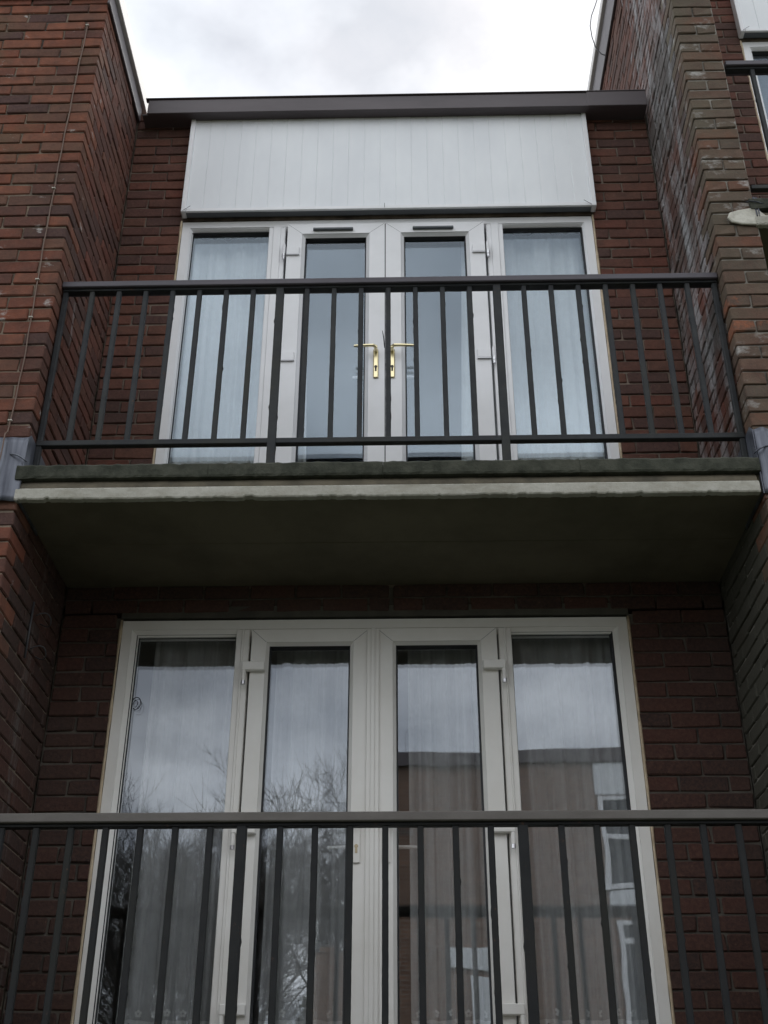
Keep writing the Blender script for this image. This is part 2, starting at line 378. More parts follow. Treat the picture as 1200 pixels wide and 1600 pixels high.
# ------------------------------------------------------------------ brickwork
_bc = {}
def brick_mesh(lx, ly, lz, m):
    v = random.randrange(12); key = (round(lx,3), round(ly,3), round(lz,3), v, m.name)
    if key not in _bc:
        rg = random.Random(hash((round(lx*1000), round(ly*1000), v)) & 0xffff)
        _bc[key] = MB().cbox(-lx/2, lx/2, -ly/2, ly/2, -lz/2, lz/2, 0.0040, 0.0026, rg).mesh('brick', m)
    return _bc[key]
def lay(parent, bricks):
    """bricks: (cx,cy,cz,lx,ly,lz,material,visible_face_axis).  The 300 that show largest become single objects."""
    origin = parent.location
    sc = []
    for b in bricks:
        x, y, z = project(b[:3])
        vis = -60 < x < 1260 and -40 < y < 1640 and z > 0
        area = (b[3] if b[7] == 'y' else b[4]*0.35)*b[5]
        sc.append((area/(z*z)*1e4 if vis else -abs(b[2])-100, b))
    sc.sort(key=lambda q: -q[0])
    for k, (s, b) in enumerate(sc):
        jr = (random.gauss(0, .004), random.gauss(0, .006), random.gauss(0, .005))
        loc = (b[0]-origin.x, b[1]-origin.y, b[2]-origin.z)
        if k < 300 and s > -99:
            link('brick', brick_mesh(b[3], b[4], b[5], b[6]), parent, loc, jr)
    rest = {}
    for k, (s, b) in enumerate(sc):
        if not (k < 300 and s > -99): rest.setdefault(b[6].name, []).append(b)
    for mn, bs in rest.items():
        mm = MB()
        for b in bs:
            x, y, z = b[0]-origin.x, b[1]-origin.y, b[2]-origin.z
            mm.cbox(x-b[3]/2, x+b[3]/2, y-b[4]/2, y+b[4]/2, z-b[5]/2, z+b[5]/2, 0.0040, 0.0026)
        o = mm.build('bricks', bs[0][6], parent); o['kind'] = 'stuff'
BL, BD, BH, J = 0.2165, 0.1025, 0.0668, 0.0085
def courses(zj, z0, z1):
    k = math.ceil((z0-zj)/C75); 
    while zj+(k+1)*C75 <= z1+0.02:
        yield k, zj+k*C75+0.005+BH/2; k += 1
def prd(): return max(-.0028, min(.0028, random.gauss(0, 0.0016)))
def run(a0, a1, first):
    """split [a0,a1] in bricks of BL, the first one 'first' long"""
    out = []; a = a0; l = first
    while a < a1-0.02:
        e = min(a+l, a1)
        if a1-(e+J) < 0.035: e = a1
        out.append((a, e)); a = e+J; l = BL
    return out
def ypos(y0, y1):
    return (y0+y1)/2, (y1-y0)

# left party wall (its front runs on beyond the frame)
wl = thing('party_wall', (-2.6, 0.3, GZ), 'warm red brick wall projecting left of the balconies, cable fixed up its front', 'wall', 'projecting brick walls')
B = []
ZJ = 3.247; TOPL = 5.45
for k, zc in courses(ZJ, GZ, TOPL):
    par = k % 2
    mf = M['brick_left']; ms = M['brick_side'] if zc > 2.06 else M['brick_shaded_side']
    if par == 0:
        cx = WL-BL/2; B.append((cx, PF+BD/2+prd(), zc, BL, BD, BH, mf, 'y'))
        xs = WL-BL-J; ys = PF+BD+J; fl = BL
    else:
        B.append((WL-BD/2, PF+BL/2+prd(), zc, BD, BL, BH, mf, 'y'))
        xs = WL-BD-J; ys = PF+BL+J; fl = BL
    for a, e in run(-xs, 3.4, BL): B.append((-(a+e)/2, PF+BD/2+prd(), zc, e-a, BD, BH, mf, 'y'))
    for a, e in run(ys, D-0.004, fl): B.append((WL-BD/2+prd(), (a+e)/2, zc, BD, e-a, BH, ms, 'x'))
lay(wl, B)
MB().box(-3.4+2.6, WL-0.009+2.6, PF+0.009-.3, D+0.26-.3, 0, TOPL+.02-GZ).build('mortar', M['mortar_left'], wl)

# right party wall: one brick thick pier, higher than our roof
wr = thing('party_wall', (1.77, 0.3, GZ), 'moss-browned brick wall on the right, lime streaks down its inner side', 'wall', 'projecting brick walls')
B = []; TOPR = 6.98
for k, zc in courses(ZJ+0.02, GZ, TOPR):
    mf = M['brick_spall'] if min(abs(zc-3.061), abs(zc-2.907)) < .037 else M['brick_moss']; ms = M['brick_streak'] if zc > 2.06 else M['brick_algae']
    if k % 2 == 0:
        B.append((WR+BL/2, PF+BD/2+prd(), zc, BL, BD, BH, mf, 'y')); ys = PF+BD+J
        fl = BL
    else:
        B.append((WR+BD/2, PF+BL/2+prd(), zc, BD, BL, BH, mf, 'y'))
        B.append((WR+BD+J+BD/2, PF+BL/2+prd(), zc, BD, BL, BH, mf, 'y')); ys = PF+BL+J; fl = BL
    end = D-0.004 if zc < 5.36 else 3.0
    for a, e in run(ys, end, fl):
        mm = ms if a < D+.02 else M['brick_rear']
        B.append((WR+BD/2+prd(), (a+e)/2, zc, BD, e-a, BH, mm, 'x'))
lay(wr, B)
MB().box(WR+0.009-1.77, PR-0.009-1.77, PF+0.009-.3, D+0.26-.3, 0, TOPR-GZ).box(WR+0.009-1.77, PR-0.009-1.77, D+.26-.3, 3.4, 5.2-GZ, TOPR-GZ).build('mortar', M['mortar_pale'], wr)

# house wall behind the balconies
UL, UR, UT = -1.241, 1.195, 4.478         # upper window opening
LL, LR, LT = -1.303, 1.134, 1.853         # lower window opening
hw = thing('house_wall', (0, D, GZ), 'dull brown-red brick wall set back behind both balconies, around the white French windows', 'wall')
B = []
ZR = 3.836
for k, zc in courses(ZR, GZ, 5.40):
    lo = zc < 2.1
    if zc-BH/2 > 2.02 and zc < 2.12: continue
    xl, xr = (LL, LR) if lo else (UL, UR)
    if lo and zc < -0.45: xl, xr = 0.0, 0.0
    if lo and zc > LT+0.06: 
        xl, xr = 0.0, 0.0
    elif lo and zc > LT-0.03:
        xl, xr = LL-0.02, LR+0.02
    sh = 0.0 if k % 2 == 0 else 0.1125
    # left strip, joints measured from the corner
    first = 0.138 if k % 2 == 0 else 0.25-J
    first = min(first, BL)
    for a, e in run(WL+0.006, xl-0.010, 0.128 if k % 2 == 0 else BL+0.005):
        B.append(((a+e)/2, D+BD/2+prd(), zc, e-a, BD, BH, M['brick_shaded'] if lo else M['brick_rear'], 'y'))
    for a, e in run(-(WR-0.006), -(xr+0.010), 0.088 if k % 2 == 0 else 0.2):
        B.append((-(a+e)/2, D+BD/2+prd(), zc, e-a, BD, BH, M['brick_shaded'] if lo else M['brick_rear'], 'y'))
lay(hw, B)
m = MB(); y0, y1 = D+0.009, D+0.255
def core(x0, x1, z0, z1): m.box(x0, x1, y0-D, y1-D, z0-GZ, z1-GZ)
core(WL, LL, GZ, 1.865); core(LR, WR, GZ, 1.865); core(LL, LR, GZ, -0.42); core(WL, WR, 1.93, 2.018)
m.build('mortar', M['mortar_shaded'], hw); m = MB()
core(WL, WR, 2.02, 2.21); core(WL, UL, 2.212, 5.39); core(UR, WR, 2.212, 5.39); core(UL, UR, UT+.004, 5.389)
m.build('mortar', M['mortar'], hw)
MB().cbox(LL-0.01, LR+0.01, 0.003, 0.2, LT+0.010-GZ, LT+0.072-GZ, 0.004).build('lintel', M['lintel'], hw)

# neighbour's house wall beyond the right party wall
nw = thing('house_wall', (2.1, D, 3.5), 'narrow strip of red brick right of the mossy wall, beside the cropped higher window', 'wall')
B = []
for k, zc in courses(ZR+0.03, 3.6, 6.9):
    for a, e in run(PR+0.004, 2.30, 0.135 if k % 2 else BL):
        B.append(((a+e)/2, D+BD/2+prd(), zc, e-a, BD, BH, M['brick_rear'], 'y'))
lay(nw, B)
m = MB().box(PR-2.1, 2.307-2.1, .007, .255, 0, 3.4).box(4.76-2.1, 6-2.1, .007, .255, 0, 3.4).box(2.307-2.1, 4.76-2.1, .007, .255, UT+1.53-3.5, 3.4).box(PR-2.1, 6-2.1, .007, .255, GZ-3.5, -.003).build('mortar', M['mortar'], nw)

# ------------------------------------------------------------------ French windows
def lever(m, x, z, s, y, hw_=.014):       # backplate with a lever pointing in direction s
    m.cbox(x-hw_, x+hw_, y-.010, y, z-.135, z+.062, 0.004)
    m.tube([(x, y-.008, z+.045), (x, y-.05, z+.045), (x+s*.012, y-.058, z+.047), (x+s*.05, y-.058, z+.047), (x+s*.118, y-.056, z+.045)], [.011,.010,.0095,.0085,.0075], 8)
def french_window(name, loc, label, spec, brass):
    W = thing(name, loc, label, 'window', 'French windows')
    GL = M['glass'] if brass else M['glass_lo']
    PV = M['upvc'] if brass else M['upvc_cream']
    x0, x1, z1 = spec['x0'], spec['x1'], spec['top']; z0 = 0.02
    # outer frame: outer face, step, sloped bead
    fr = MB().ring(x0, x1, z0, z1, [(0,.014),(0.0015,.0125),(.048,.0125),(.050,.018),(.052,.018),(spec['jamb'],.034),(spec['jamb'],.085),(0,.085)]).build('frame', PV, W)
    s = MB()
    s.tube([(x0-.006, .006+random.uniform(-.002,.002), z0+(z1-z0)*i/40) for i in range(41)], [random.uniform(.005,.0095) for i in range(41)], 6)
    s.tube([(x1+.006, .006+random.uniform(-.002,.002), z0+(z1-z0)*i/40) for i in range(41)], [random.uniform(.005,.0085) for i in range(41)], 6)
    s.build('sealant', M['sealant'], W, True)
    MB().cbox(x0-.02, x1+.02, -.05, .09, z0-.03, z0+.0-.002, .006).build('sill', PV, W)
    for (a, b) in spec['mull']:
        mm = MB().cbox(a, b, .0105, .086, z0+.052, z1-.052, .003)
        mm.cbox(a+.026, b-.026, .004, .012, z0+.053, z1-.053, .003)
        mm.build('mullion', PV, W)
    # side lights
    for (a, b) in spec['side']:
        zt, zb = spec['gtop'], z0+.075
        g = MB().ring(a-.008, b+.008, zb-.008, zt+.008, [(0,.030),(.004,.028),(.012,.046),(.012,.06),(0,.06)]).build('gasket', M['gasket'], W)
        g = MB().box(a-.004, b+.004, .050, .074, zb-.004, zt+.004).build('glass_pane', GL, W)
    # door leaves
    for i, (a, b, ga, gb) in enumerate(spec['leaf']):
        zt, zb = spec['ltop'], z0+.05
        gt, gbm = spec['lgtop'], z0+.16
        dr = bpy.data.objects.new('door', None)
        dm = MB()
        n = ga-a; n2 = b-gb; nt_ = zt-gt
        # leaf ring with unequal stiles
        pr = [(0,.012),(.002,-.004),(.80,-.004),(.83,.002),(1,.022),(1,.07),(0,.07)]
        nb = len(dm.v)
        for (u, y) in pr: dm.v += [(a+n*u,y,zb+(gbm-zb)*u),(b-n2*u,y,zb+(gbm-zb)*u),(b-n2*u,y,zt-nt_*u),(a+n*u,y,zt-nt_*u)]
        for k in range(len(pr)):
            p = nb+4*k; q = nb+4*((k+1) % len(pr))
            for c in range(4): dm.f.append((p+c, p+(c+1)%4, q+(c+1)%4, q+c))
        dm.fix = True
        dr = dm.build('door', PV, W)
        MB().ring(ga-.004, gb+.004, gbm-.004, gt+.004, [(0,.020),(.003,.017),(.009,.038),(.009,.055),(0,.055)]).build('gasket', M['gasket'], dr)
        tilt = MB().box(-(gb-ga)/2-.003, (gb-ga)/2+.003, -.012, .012, -(gt-gbm)/2-.003, (gt-gbm)/2+.003).build('glass_pane', GL, dr, loc=((ga+gb)/2, .053, (gt+gbm)/2))
        tilt.rotation_euler = (random.gauss(0,.0015), 0, random.gauss(0,.003))
        sgn = -1 if i == 0 else 1
        # faint mitre lines of the welded corners
        mt = MB()
        for (cx, cz, dx, dz) in ((a, zt, n, -nt_), (b, zt, -n2, -nt_)):
            p = Vector((cx+dx*.03, -.0045, cz+dz*.03)); q = Vector((cx+dx*.8, -.0045, cz+dz*.8)); e = (q-p).normalized(); s2 = Vector((-e.z, 0, e.x))*.0008
            nn0 = len(mt.v); mt.v += [tuple(p+s2), tuple(p-s2), tuple(q-s2), tuple(q+s2)]; mt.f.append((nn0, nn0+1, nn0+2, nn0+3))
        mt.build('mitre_joint', M['grey_plastic'], dr)
        hx = spec['hx'][i]; hz = spec['hz']
        hm = MB(); lever(hm, hx, hz, sgn, -.004, .014 if brass else .018); hm.build('handle', M['brass'] if brass else PV, dr, True if False else False)
        if brass or i == 0:
            kh = MB(); pts = [(hx+.0085*math.cos(t*math.pi/5+.0), hz-.062+.0085*math.sin(t*math.pi/5)) for t in range(10)]
            kh.extrude(pts, -.0165, -.0139); kh.extrude([(hx-.005, hz-.092), (hx+.005, hz-.092), (hx+.005, hz-.068), (hx-.005, hz-.068)], -.0160, -.0139)
            kh.build('keyhole', M['hole'] if brass else M['worn_brass'], dr)
        # inside lever seen through the glass
        im = MB(); im.tube([(hx, .075, hz-.03), (hx, .12, hz-.03), (hx+sgn*.03, .125, hz-.03), (hx+sgn*.135, .125, hz-.032)], [.011,.010,.009,.008], 8); im.build('inside_handle', PV, dr)
        ed = a if i == 0 else b
        for z in spec['hinge']:
            h = MB()
            if brass:
                h.cbox(min(ed-sgn*0, ed-sgn*.075), max(ed, ed-sgn*.075), -.017, -.003, z-.012, z+.045, .003)
                px = ed+sgn*.016
                h.tube([(px, -.012, z-.035), (px, -.012, z+.062)], .0095, 10)
                h.build('hinge', PV, dr)
                k = MB().tube([(px, -.012, z-.030), (px, -.012, z-.012)], .0105, 10).tube([(px, -.012, z-.052), (px, -.012, z-.0355)], .0085, 10)
                k.box(min(ed, ed-sgn*.076), max(ed, ed-sgn*.076), -.0165, -.004, z-.0155, z-.0125); k.build('hinge_pin', M['silver'], dr)
            else:
                xa, xb = ed+sgn*.036, ed-sgn*.072
                h.cbox(min(xa, xb), max(xa, xb), -.034, -.002, z, z+.044, .004)
                px = ed+sgn*.026
                h.tube([(px, -.022, z-.050), (px, -.022, z+.001)], .011, 10)
                h.build('hinge', PV, dr)
                MB().tube([(px, -.022, z-.068), (px, -.022, z-.0505)], .010, 10).build('hinge_pin', M['silver'], dr)
        if brass:
            va, vb = spec['vent'][i]
            v = MB().cbox(va, vb, -.022, -.0035, spec['vz']-.006, spec['vz']+.010, .003); v.build('trickle_vent', M['grey_plastic'], dr)
    # astragal
    c0, c1 = spec['leaf'][0][1], spec['leaf'][1][0]
    if spec['astragal']:
        MB().cbox(c0-.012, c1+.012, -.014, -.0045, z0+.05, spec['ltop']-.004, .003).cbox(c0+.008, c1-.008, -.020, -.0135, z0+.051, spec['ltop']-.005, .002).build('astragal', PV, W)
    else:
        MB().box(c0-.002, c1+.002, .0, .06, z0+.05, spec['ltop']).build('gasket', M['gasket'], W)
    return W
FU = 2.24            # upper floor datum
sp = dict(x0=-1.240, x1=1.194, top=4.476-FU, jamb=.064, gtop=4.396-FU,
    mull=[(-.719,-.621),(.566,.664)], side=[(-1.176,-.719),(.664,1.128)],
    leaf=[(-.606,-.0325,-.498,-.145),(-.0275,.552,.083,.440)], ltop=4.430-FU, lgtop=4.335-FU,
    hx=[-.081,.009], hz=3.421-FU, hinge=[4.20-FU,3.425-FU,2.52-FU], vent=[(-.455,-.219),(.132,.372)], vz=4.377-FU, astragal=False)
wu = french_window('french_window', (0, D, FU), 'white French window with brass handles and pale curtains, behind the upper dark railing', sp, True)
FL = -0.41
sp2 = dict(x0=-1.301, x1=1.133, top=1.853-FL, jamb=.078, gtop=1.779-FL,
    mull=[(-.745,-.680),(.513,.575)], side=[(-1.224,-.745),(.575,1.053)],
    leaf=[(-.668,-.104,-.580,-.199),(-.068,.503,.025,.408)], ltop=1.794-FL, lgtop=1.712-FL,
    hx=[-.154,-.024], hz=0.814-FL, hinge=[1.574-FL,0.805-FL,0.066-FL], astragal=True)
wlo = french_window('french_window', (0, D, FL), 'white French window with white handles reflecting trees and a brick block, below the balcony', sp2, False)
# thin dark ring stuck to the lower left pane
g = MB()
cx, cz = -1.199, 1.438
g.tube([(cx+.021*math.cos(a), -.006+.0, cz+.030*math.sin(a)) for a in [i*2*math.pi/18-2.2 for i in range(16)]], .0022, 5)
g.tube([(cx+.010*math.cos(a)-.004, -.006, cz-.002+.017*math.sin(a)) for a in [i*2*math.pi/12-1.6 for i in range(9)]], .0016, 5)
ro = g.build('hook_ring', M['wire'], None); ro.location = (0, D+.044, 0)
tag(ro, 'small thin dark wire ring on the left edge of the lower left side pane', 'ring')

# ------------------------------------------------------------------ curtains
def curtain(name, x0, x1, z0, z1, y, matl, label, folds, amp, seed, edge=None, hem=False):
    rg = random.Random(seed); ph = [rg.uniform(0, 6.28) for _ in range(4)]; fr = [folds*rg.uniform(.8,1.2), folds*2.1, folds*.45, folds*3.7]
    T = thing(name, ((x0+x1)/2, y, z0), label, 'curtain', 'net curtains')
    cx = (x0+x1)/2; nx = int((x1-x0)*150)
    def yf(u, v):
        s = (math.sin(fr[0]*6.28*u+ph[0]+.5*math.sin(v*2))+.5*math.sin(fr[1]*6.28*u+ph[1])+.6*math.sin(fr[2]*6.28*u+ph[2]+v)+.22*math.sin(fr[3]*6.28*u+ph[3]))
        return amp*s*(1-.35*v)
    def fn(u, v):
        a, b = x0, x1
        if edge == 'r': b = x1-(.07*v)
        if edge == 'l': a = x0+(.07*v)
        return (a+(b-a)*u-cx, yf(u, v), (z1-z0)*v)
    MB().grid(nx, 24, fn).build('cloth', matl, T, True)
    if hem:
        m = MB(); n = int((x1-x0)/.06)
        def f2(u, v):
            sc = abs(math.sin(u*n*math.pi))
            return (x0+(x1-x0)*u-cx, yf(u, 0)-.0015, -.012+.012*v+.034*v*0+(-.026*sc if v < .5 else 0))
        m.grid(nx*2, 2, f2); m.build('scalloped_hem', M['lace'], T, True)
        # little flower motifs along the hem
        fm = MB()
        for i in range(n):
            for j in range(5):
                a = j*2*math.pi/5+.3; px = x0+(x1-x0)*(i+.5)/n-cx+.010*math.cos(a); pz = .026+.010*math.sin(a)
                u = (i+.5)/n; k0 = len(fm.v)
                yy = yf(u, 0)-.004
                fm.v += [(px+.0065*math.cos(t*1.0472), yy, pz+.0065*math.sin(t*1.0472)) for t in range(6)]; fm.f.append(tuple(range(k0, k0+6)))
        fm.build('lace_flowers', M['lace'], T)['kind'] = 'stuff'
    return T
CY = D+0.165
curtain('net_curtain', -1.26, -.44, 2.27, 4.55, CY, M['net_up'], 'pale voile curtain on the left behind the upper French window', 5, .016, 3, 'r')
curtain('net_curtain', .36, 1.23, 2.27, 4.55, CY, M['net_up'], 'pale voile curtain on the right behind the upper French window', 5, .016, 8, 'l')
curtain('net_curtain', -1.165, -.60, .072, 1.93, CY, M['net_lo'], 'lace net curtain behind the far left pane of the lower French window', 5, .022, 21, None, True)
curtain('net_curtain', -.565, -.10, .072, 1.93, CY+.004, M['net_lo'], 'lace net curtain behind the left door of the lower French window', 4, .022, 22, None, True)
curtain('net_curtain', .078, .49, .072, 1.93, CY+.002, M['net_lo'], 'lace net curtain behind the right door of the lower French window', 4, .022, 23, None, True)
curtain('net_curtain', .515, 1.11, .072, 1.93, CY, M['net_lo'], 'lace net curtain behind the far right pane of the lower French window', 5, .022, 24, None, True)

# ------------------------------------------------------------------ white cladding above the upper window
def cladding(loc, label, group='white cladding panels'):
    T = thing('cladding_panel', loc, label, 'cladding', group)
    x0, x1, h = -1.243, 1.218, .80; t = -.055
    n = 25; bw = (x1-x0-.06)/n
    bm_ = MB().cbox(-bw/2+.0007, bw/2-.0007, t+.004, -.004, .020, h, .0022).cbox(-bw/2-.004, bw/2+.004, t+.0065, -.006, .022, h-.002, .001)
    me = bm_.mesh('board', M['upvc_board'])
    for i in range(n):
        link('board', me, T, (x0+.03+bw*(i+.5), random.uniform(-.0008,.0008), random.uniform(-.001,.001)))
    MB().cbox(x0, x0+.028, t-.006, 0, .0, h+.004, .003).build('side_trim', M['upvc'], T)
    MB().cbox(x1-.028, x1, t-.006, 0, .0, h+.004, .003).build('side_trim', M['upvc'], T)
    MB().cbox(x0+.029, x1-.029, t-.006, t+.010, .0, .026, .003).build('bottom_trim', M['upvc'], T)
    MB().box(x0+.029, x1-.029, t+.0105, -.003, .004, .012).build('underside', M['grey_plastic'], T)
    for (x, dx) in ((x0+.012, .045), (x1-.03, -.045), (-.02+ (x0+x1)/2, 0)):
        wv = MB().tube([(x, t-.010, .004), (x+dx, t-.016, .034)], .0014, 5)
        wv.build('wire', M['wire'], T)
    return T
cp = cladding((0, D, 4.492), 'white vertical board cladding between the upper French window and the roof edge')

# ------------------------------------------------------------------ roof edges
rf = thing('roof_fascia', (0, .662, 5.27), 'long plum-grey roof edge board above the white cladding', 'fascia', 'roof edge boards')
MB().cbox(-1.512, 1.235, 0, .018, .002, .120, .003).build('fascia_board', M['fascia'], rf)
MB().cbox(1.225, 1.590, -.004, .0145, 0, .126, .003).build('fascia_board', M['fascia'], rf)
MB().box(-1.545, 1.59, .0185, .118, .006, .016).build('soffit_board', M['fascia'], rf)
MB().cbox(-1.530, 1.59, -.008, .03, .1265, .134, .002).build('drip_trim', M['fascia'], rf)
lf = thing('roof_fascia', (-1.6, .2, 5.32), 'short plum-grey roof edge board running forward along the left brick wall', 'fascia', 'roof edge boards')
MB().cbox(.003, .018, -.29, .575, .0, .128, .003).build('fascia_board', M['fascia'], lf)
MB().cbox(-1.8, .0, -.29, -.275, .075, .128, .003).build('fascia_board', M['fascia'], lf)
MB().cbox(-.012, .040, -.31, .70, .1285, .245, .004).build('drip_trim', M['trim'], lf)
MB().box(-1.8, -.013, -.30, .70, .131, .24).build('roof_covering', M['roof'], lf)
rr = thing('roof_fascia', (1.605, 1.2, 6.77), 'dark roof edge board high along the right brick wall against the sky', 'fascia', 'roof edge boards')
MB().cbox(-.020, -.003, -1.28, 2.2, 0, .288, .003).build('fascia_board', M['fascia'], rr)
MB().cbox(-.046, .05, -1.30, 2.2, .2885, .372, .004).build('drip_trim', M['trim'], rr)
wi = MB().tube([(1.606,1.5,7.50),(1.565,1.5,7.36),(1.524,1.5,7.234),(1.505,1.5,7.12),(1.508,1.5,6.99),(1.525,1.5,6.87),(1.558,1.5,6.80),(1.59,1.5,6.78)], .0042, 5).build('loose_wire', M['wire'], None, True)
tag(wi, 'thin looped wire hanging off the right roof edge against the bright sky', 'wire')

# ------------------------------------------------------------------ balcony slabs
def slab(loc, label, ends=(-1.607, 1.585)):
    T = thing('balcony_slab', loc, label, 'balcony', 'concrete balcony slabs')
    a, b = ends; yf = -.085
    MB().box(WL+.002, WR-.002, yf+.032, D+.003, .016, .165).build('slab', M['soffit'], T)
    bd = MB(); rgb = random.Random(9)
    for q in (2,):
        yy = PF+.13+.145*q
        bd.box(WL+.02, WR-.02, yy-.0022, yy+.0022, .0135+rgb.uniform(0,.001), .017)
    bd.build('board_mark', M['soffit'], T)
    # rough pale edge band with a ragged lower lip
    rg = random.Random(5); n = 330; lip = [0.0]*(n+1); v = 0; chip = 0
    for i in range(n+1):
        v = .55*v+rg.gauss(0, .0011)
        if chip > 0: chip -= 1
        elif rg.random() < .05: chip = rg.randint(1, 4); ch_h = rg.uniform(.002, .0055)
        lip[i] = v+(ch_h if chip > 0 else 0)
    m = MB()
    prof = lambda x, i: [(yf+.031, lip[i]*.8-.001), (yf+.004, lip[i]), (yf+rg.uniform(-.001,.001), .006+lip[i]), (yf+.001+rg.uniform(-.001,.001), .052+rg.uniform(-.003,.003)), (yf+.010, .060), (yf+.031, .063)]
    for i in range(n+1):
        x = a+(b-a)*i/n
        m.v += [(x, y, z) for y, z in prof(x, i)]
    k = 6
    for i in range(n):
        for q in range(k):
            m.f.append((i*k+q, i*k+(q+1)%k, (i+1)*k+(q+1)%k, (i+1)*k+q))
    m.f.append(tuple(range(k))); m.f.append(tuple(range(n*k, n*k+k))[::-1]); m.fix = True
    m.build('edge_band', M['band'], T, False)
    # stained cove between band and kerb
    MB().grid(60, 4, lambda u, v: (a+.003+(b-a-.006)*u, yf+.012+.016*v-.006*math.sin(v*3.14)+.001*math.sin(u*90), .060+.044*v)).build('cove', M['cove'], T, True)
    # kerb stones
    xs = [a-.012, -.78, -.02, .83, b+.016]
    for i in range(4):
        kx0, kx1 = xs[i]+.0006, xs[i+1]-.0006; nx = 40; m = MB(); rg2 = random.Random(31+i)
        pts = [(yf-.002,.104),(yf-.005,.114),(yf-.004,.166),(yf+.004,.176),(yf+.02,.180),(yf+.075,.178),(yf+.075,.1)]
        for j in range(nx+1):
            x = kx0+(kx1-kx0)*j/nx; w_ = rg2.gauss(0,.0016)
            m.v += [(x, y+rg2.gauss(0,.0009), z+(w_ if 1 < q < 5 else rg2.gauss(0,.0008))) for q, (y, z) in enumerate(pts)]
        kk = len(pts)
        for j in range(nx):
            for q in range(kk): m.f.append((j*kk+q, j*kk+(q+1)%kk, (j+1)*kk+(q+1)%kk, (j+1)*kk+q))
        m.f.append(tuple(range(kk))); m.f.append(tuple(range(nx*kk, nx*kk+kk))[::-1]); m.fix = True
        m.build('kerb', M['kerb'], T, False)
    # tufts of moss
    ms = MB()
    for (x, s) in ((.385,.016),(.402,.012),(.47,.009),(-.05,.006),(1.12,.006),(-1.2,.006),(.50,.007)):
        for q in range(10):
            cx, cy, cz = x+random.gauss(0,s*.6), yf+.03+random.gauss(0,.008), .180+random.uniform(0,s*.5)
            r = s*random.uniform(.3,.6); k0 = len(ms.v)
            ms.v += [(cx+r,cy,cz),(cx-r,cy,cz),(cx,cy+r,cz),(cx,cy-r,cz),(cx,cy,cz+r),(cx,cy,cz-r)]
            ms.f += [(k0+i,k0+j,k0+l) for i,j,l in ((0,2,4),(2,1,4),(1,3,4),(3,0,4),(2,0,5),(1,2,5),(3,1,5),(0,3,5))]
    ms.build('moss_tufts', M['kerb'], T)
    return T
SZ = 2.017
sl = slab((0, 0, SZ), 'balcony slab with mossy dark kerb and pale chipped edge between the two French windows')

# ------------------------------------------------------------------ railings
def bar(m, x, y, z0, z1, hx, hy, seed, lumps=True):
    rg = random.Random(seed); n = 60; k0 = len(m.v)
    bl = [(rg.uniform(.05,.95), rg.choice((-1,1)), rg.uniform(.0015,.0042)) for _ in range(rg.randint(0,4))] if lumps else []
    for i in range(n+1):
        v = i/n; z = z0+(z1-z0)*v; ex = [0,0]
        for (p, s, h) in bl:
            g = math.exp(-((v-p)/.009)**2)*h
            ex[0 if s < 0 else 1] += g
        ox = rg.gauss(0,.00015)
        l, r = x-hx-ex[0]+ox, x+hx+ex[1]+ox; c = .003
        m.v += [(l,y-hy+c,z),(l+c,y-hy,z),(r-c,y-hy,z),(r,y-hy+c,z),(r,y+hy-c,z),(r-c,y+hy,z),(l+c,y+hy,z),(l,y+hy-c,z)]
    for i in range(n):
        for q in range(8): m.f.append((k0+i*8+q, k0+i*8+(q+1)%8, k0+(i+1)*8+(q+1)%8, k0+(i+1)*8+q))
    m.f.append(tuple(k0+q for q in range(8))[::-1]); m.f.append(tuple(k0+n*8+q for q in range(8)))
def railing(loc, label, cap, seed, skip=(), paint=None, x0=-1.5935, x1=1.5965, post_dx=0.0, shy=0.0):
    T = thing('balcony_railing', loc, label, 'railing', 'balcony railings')
    paint = paint or M['rail']
    yc = .036                       # heights are from the slab's underside
    zc0, zc1 = 1.266, 1.302
    MB().cbox(x0-.004, x1+.004, yc-.036, yc+.044, zc0, zc1, .004).build('handrail', cap, T)
    MB().cbox(x0, x1, yc-.019, yc+.019, zc0-.013, zc0-.001, .002).build('top_bar', paint, T)
    zb0, zb1 = .346, .375
    m = MB(); n = 60; rg = random.Random(seed+5)
    MB().cbox(x0, x1, yc-.017, yc+.017, zb0, zb1, .003).build('bottom_bar', paint, T)
    w = (x1-x0)/24
    for i in range(25):
        x = x0+.012+(x1-x0-.024)*i/24
        if i in skip: continue
        if i in (8, 16):
            m = MB(); bar(m, x+post_dx, yc-.004, .13, zc0-.014, .0185, .0185, seed*97+i); m.build('post', paint, T)
        elif i in (0, 24):
            m = MB(); bar(m, x, yc, .13, zc0-.014, .012, .012, seed*97+i); m.build('post', paint, T)
        else:
            m = MB(); bar(m, x, yc-.003, zb1-.004, zc0-.014, (.0118), .0118, seed*97+i); m.build('baluster', paint, T)
    # old paint run hanging off the middle baluster
    if seed == 1:
        m = MB(); m.tube([(-.016, yc-.016, .88), (-.020, yc-.017, .94), (-.026, yc-.018, .98)], [.002,.0028,.0015], 5); m.build('paint_flake', paint, T)
    return T
ru = railing((0, 0, SZ), 'dark railing of the upper balcony with plum-grey handrail, above the pale slab edge', M['cap_up'], 1)
rl = railing((-.013, 0, .644-1.266), 'nearest dark railing with brown-grey handrail across the lower French window', M['cap_lo'], 2, paint=M['rail_black'], post_dx=-.012)
# slab of the lower balcony, just below the picture, carries the nearest railing
lsl = copy_tree(sl, None, 'lower balcony slab under the nearest railing at the foot of the picture', (0, 0, SZ-ST))

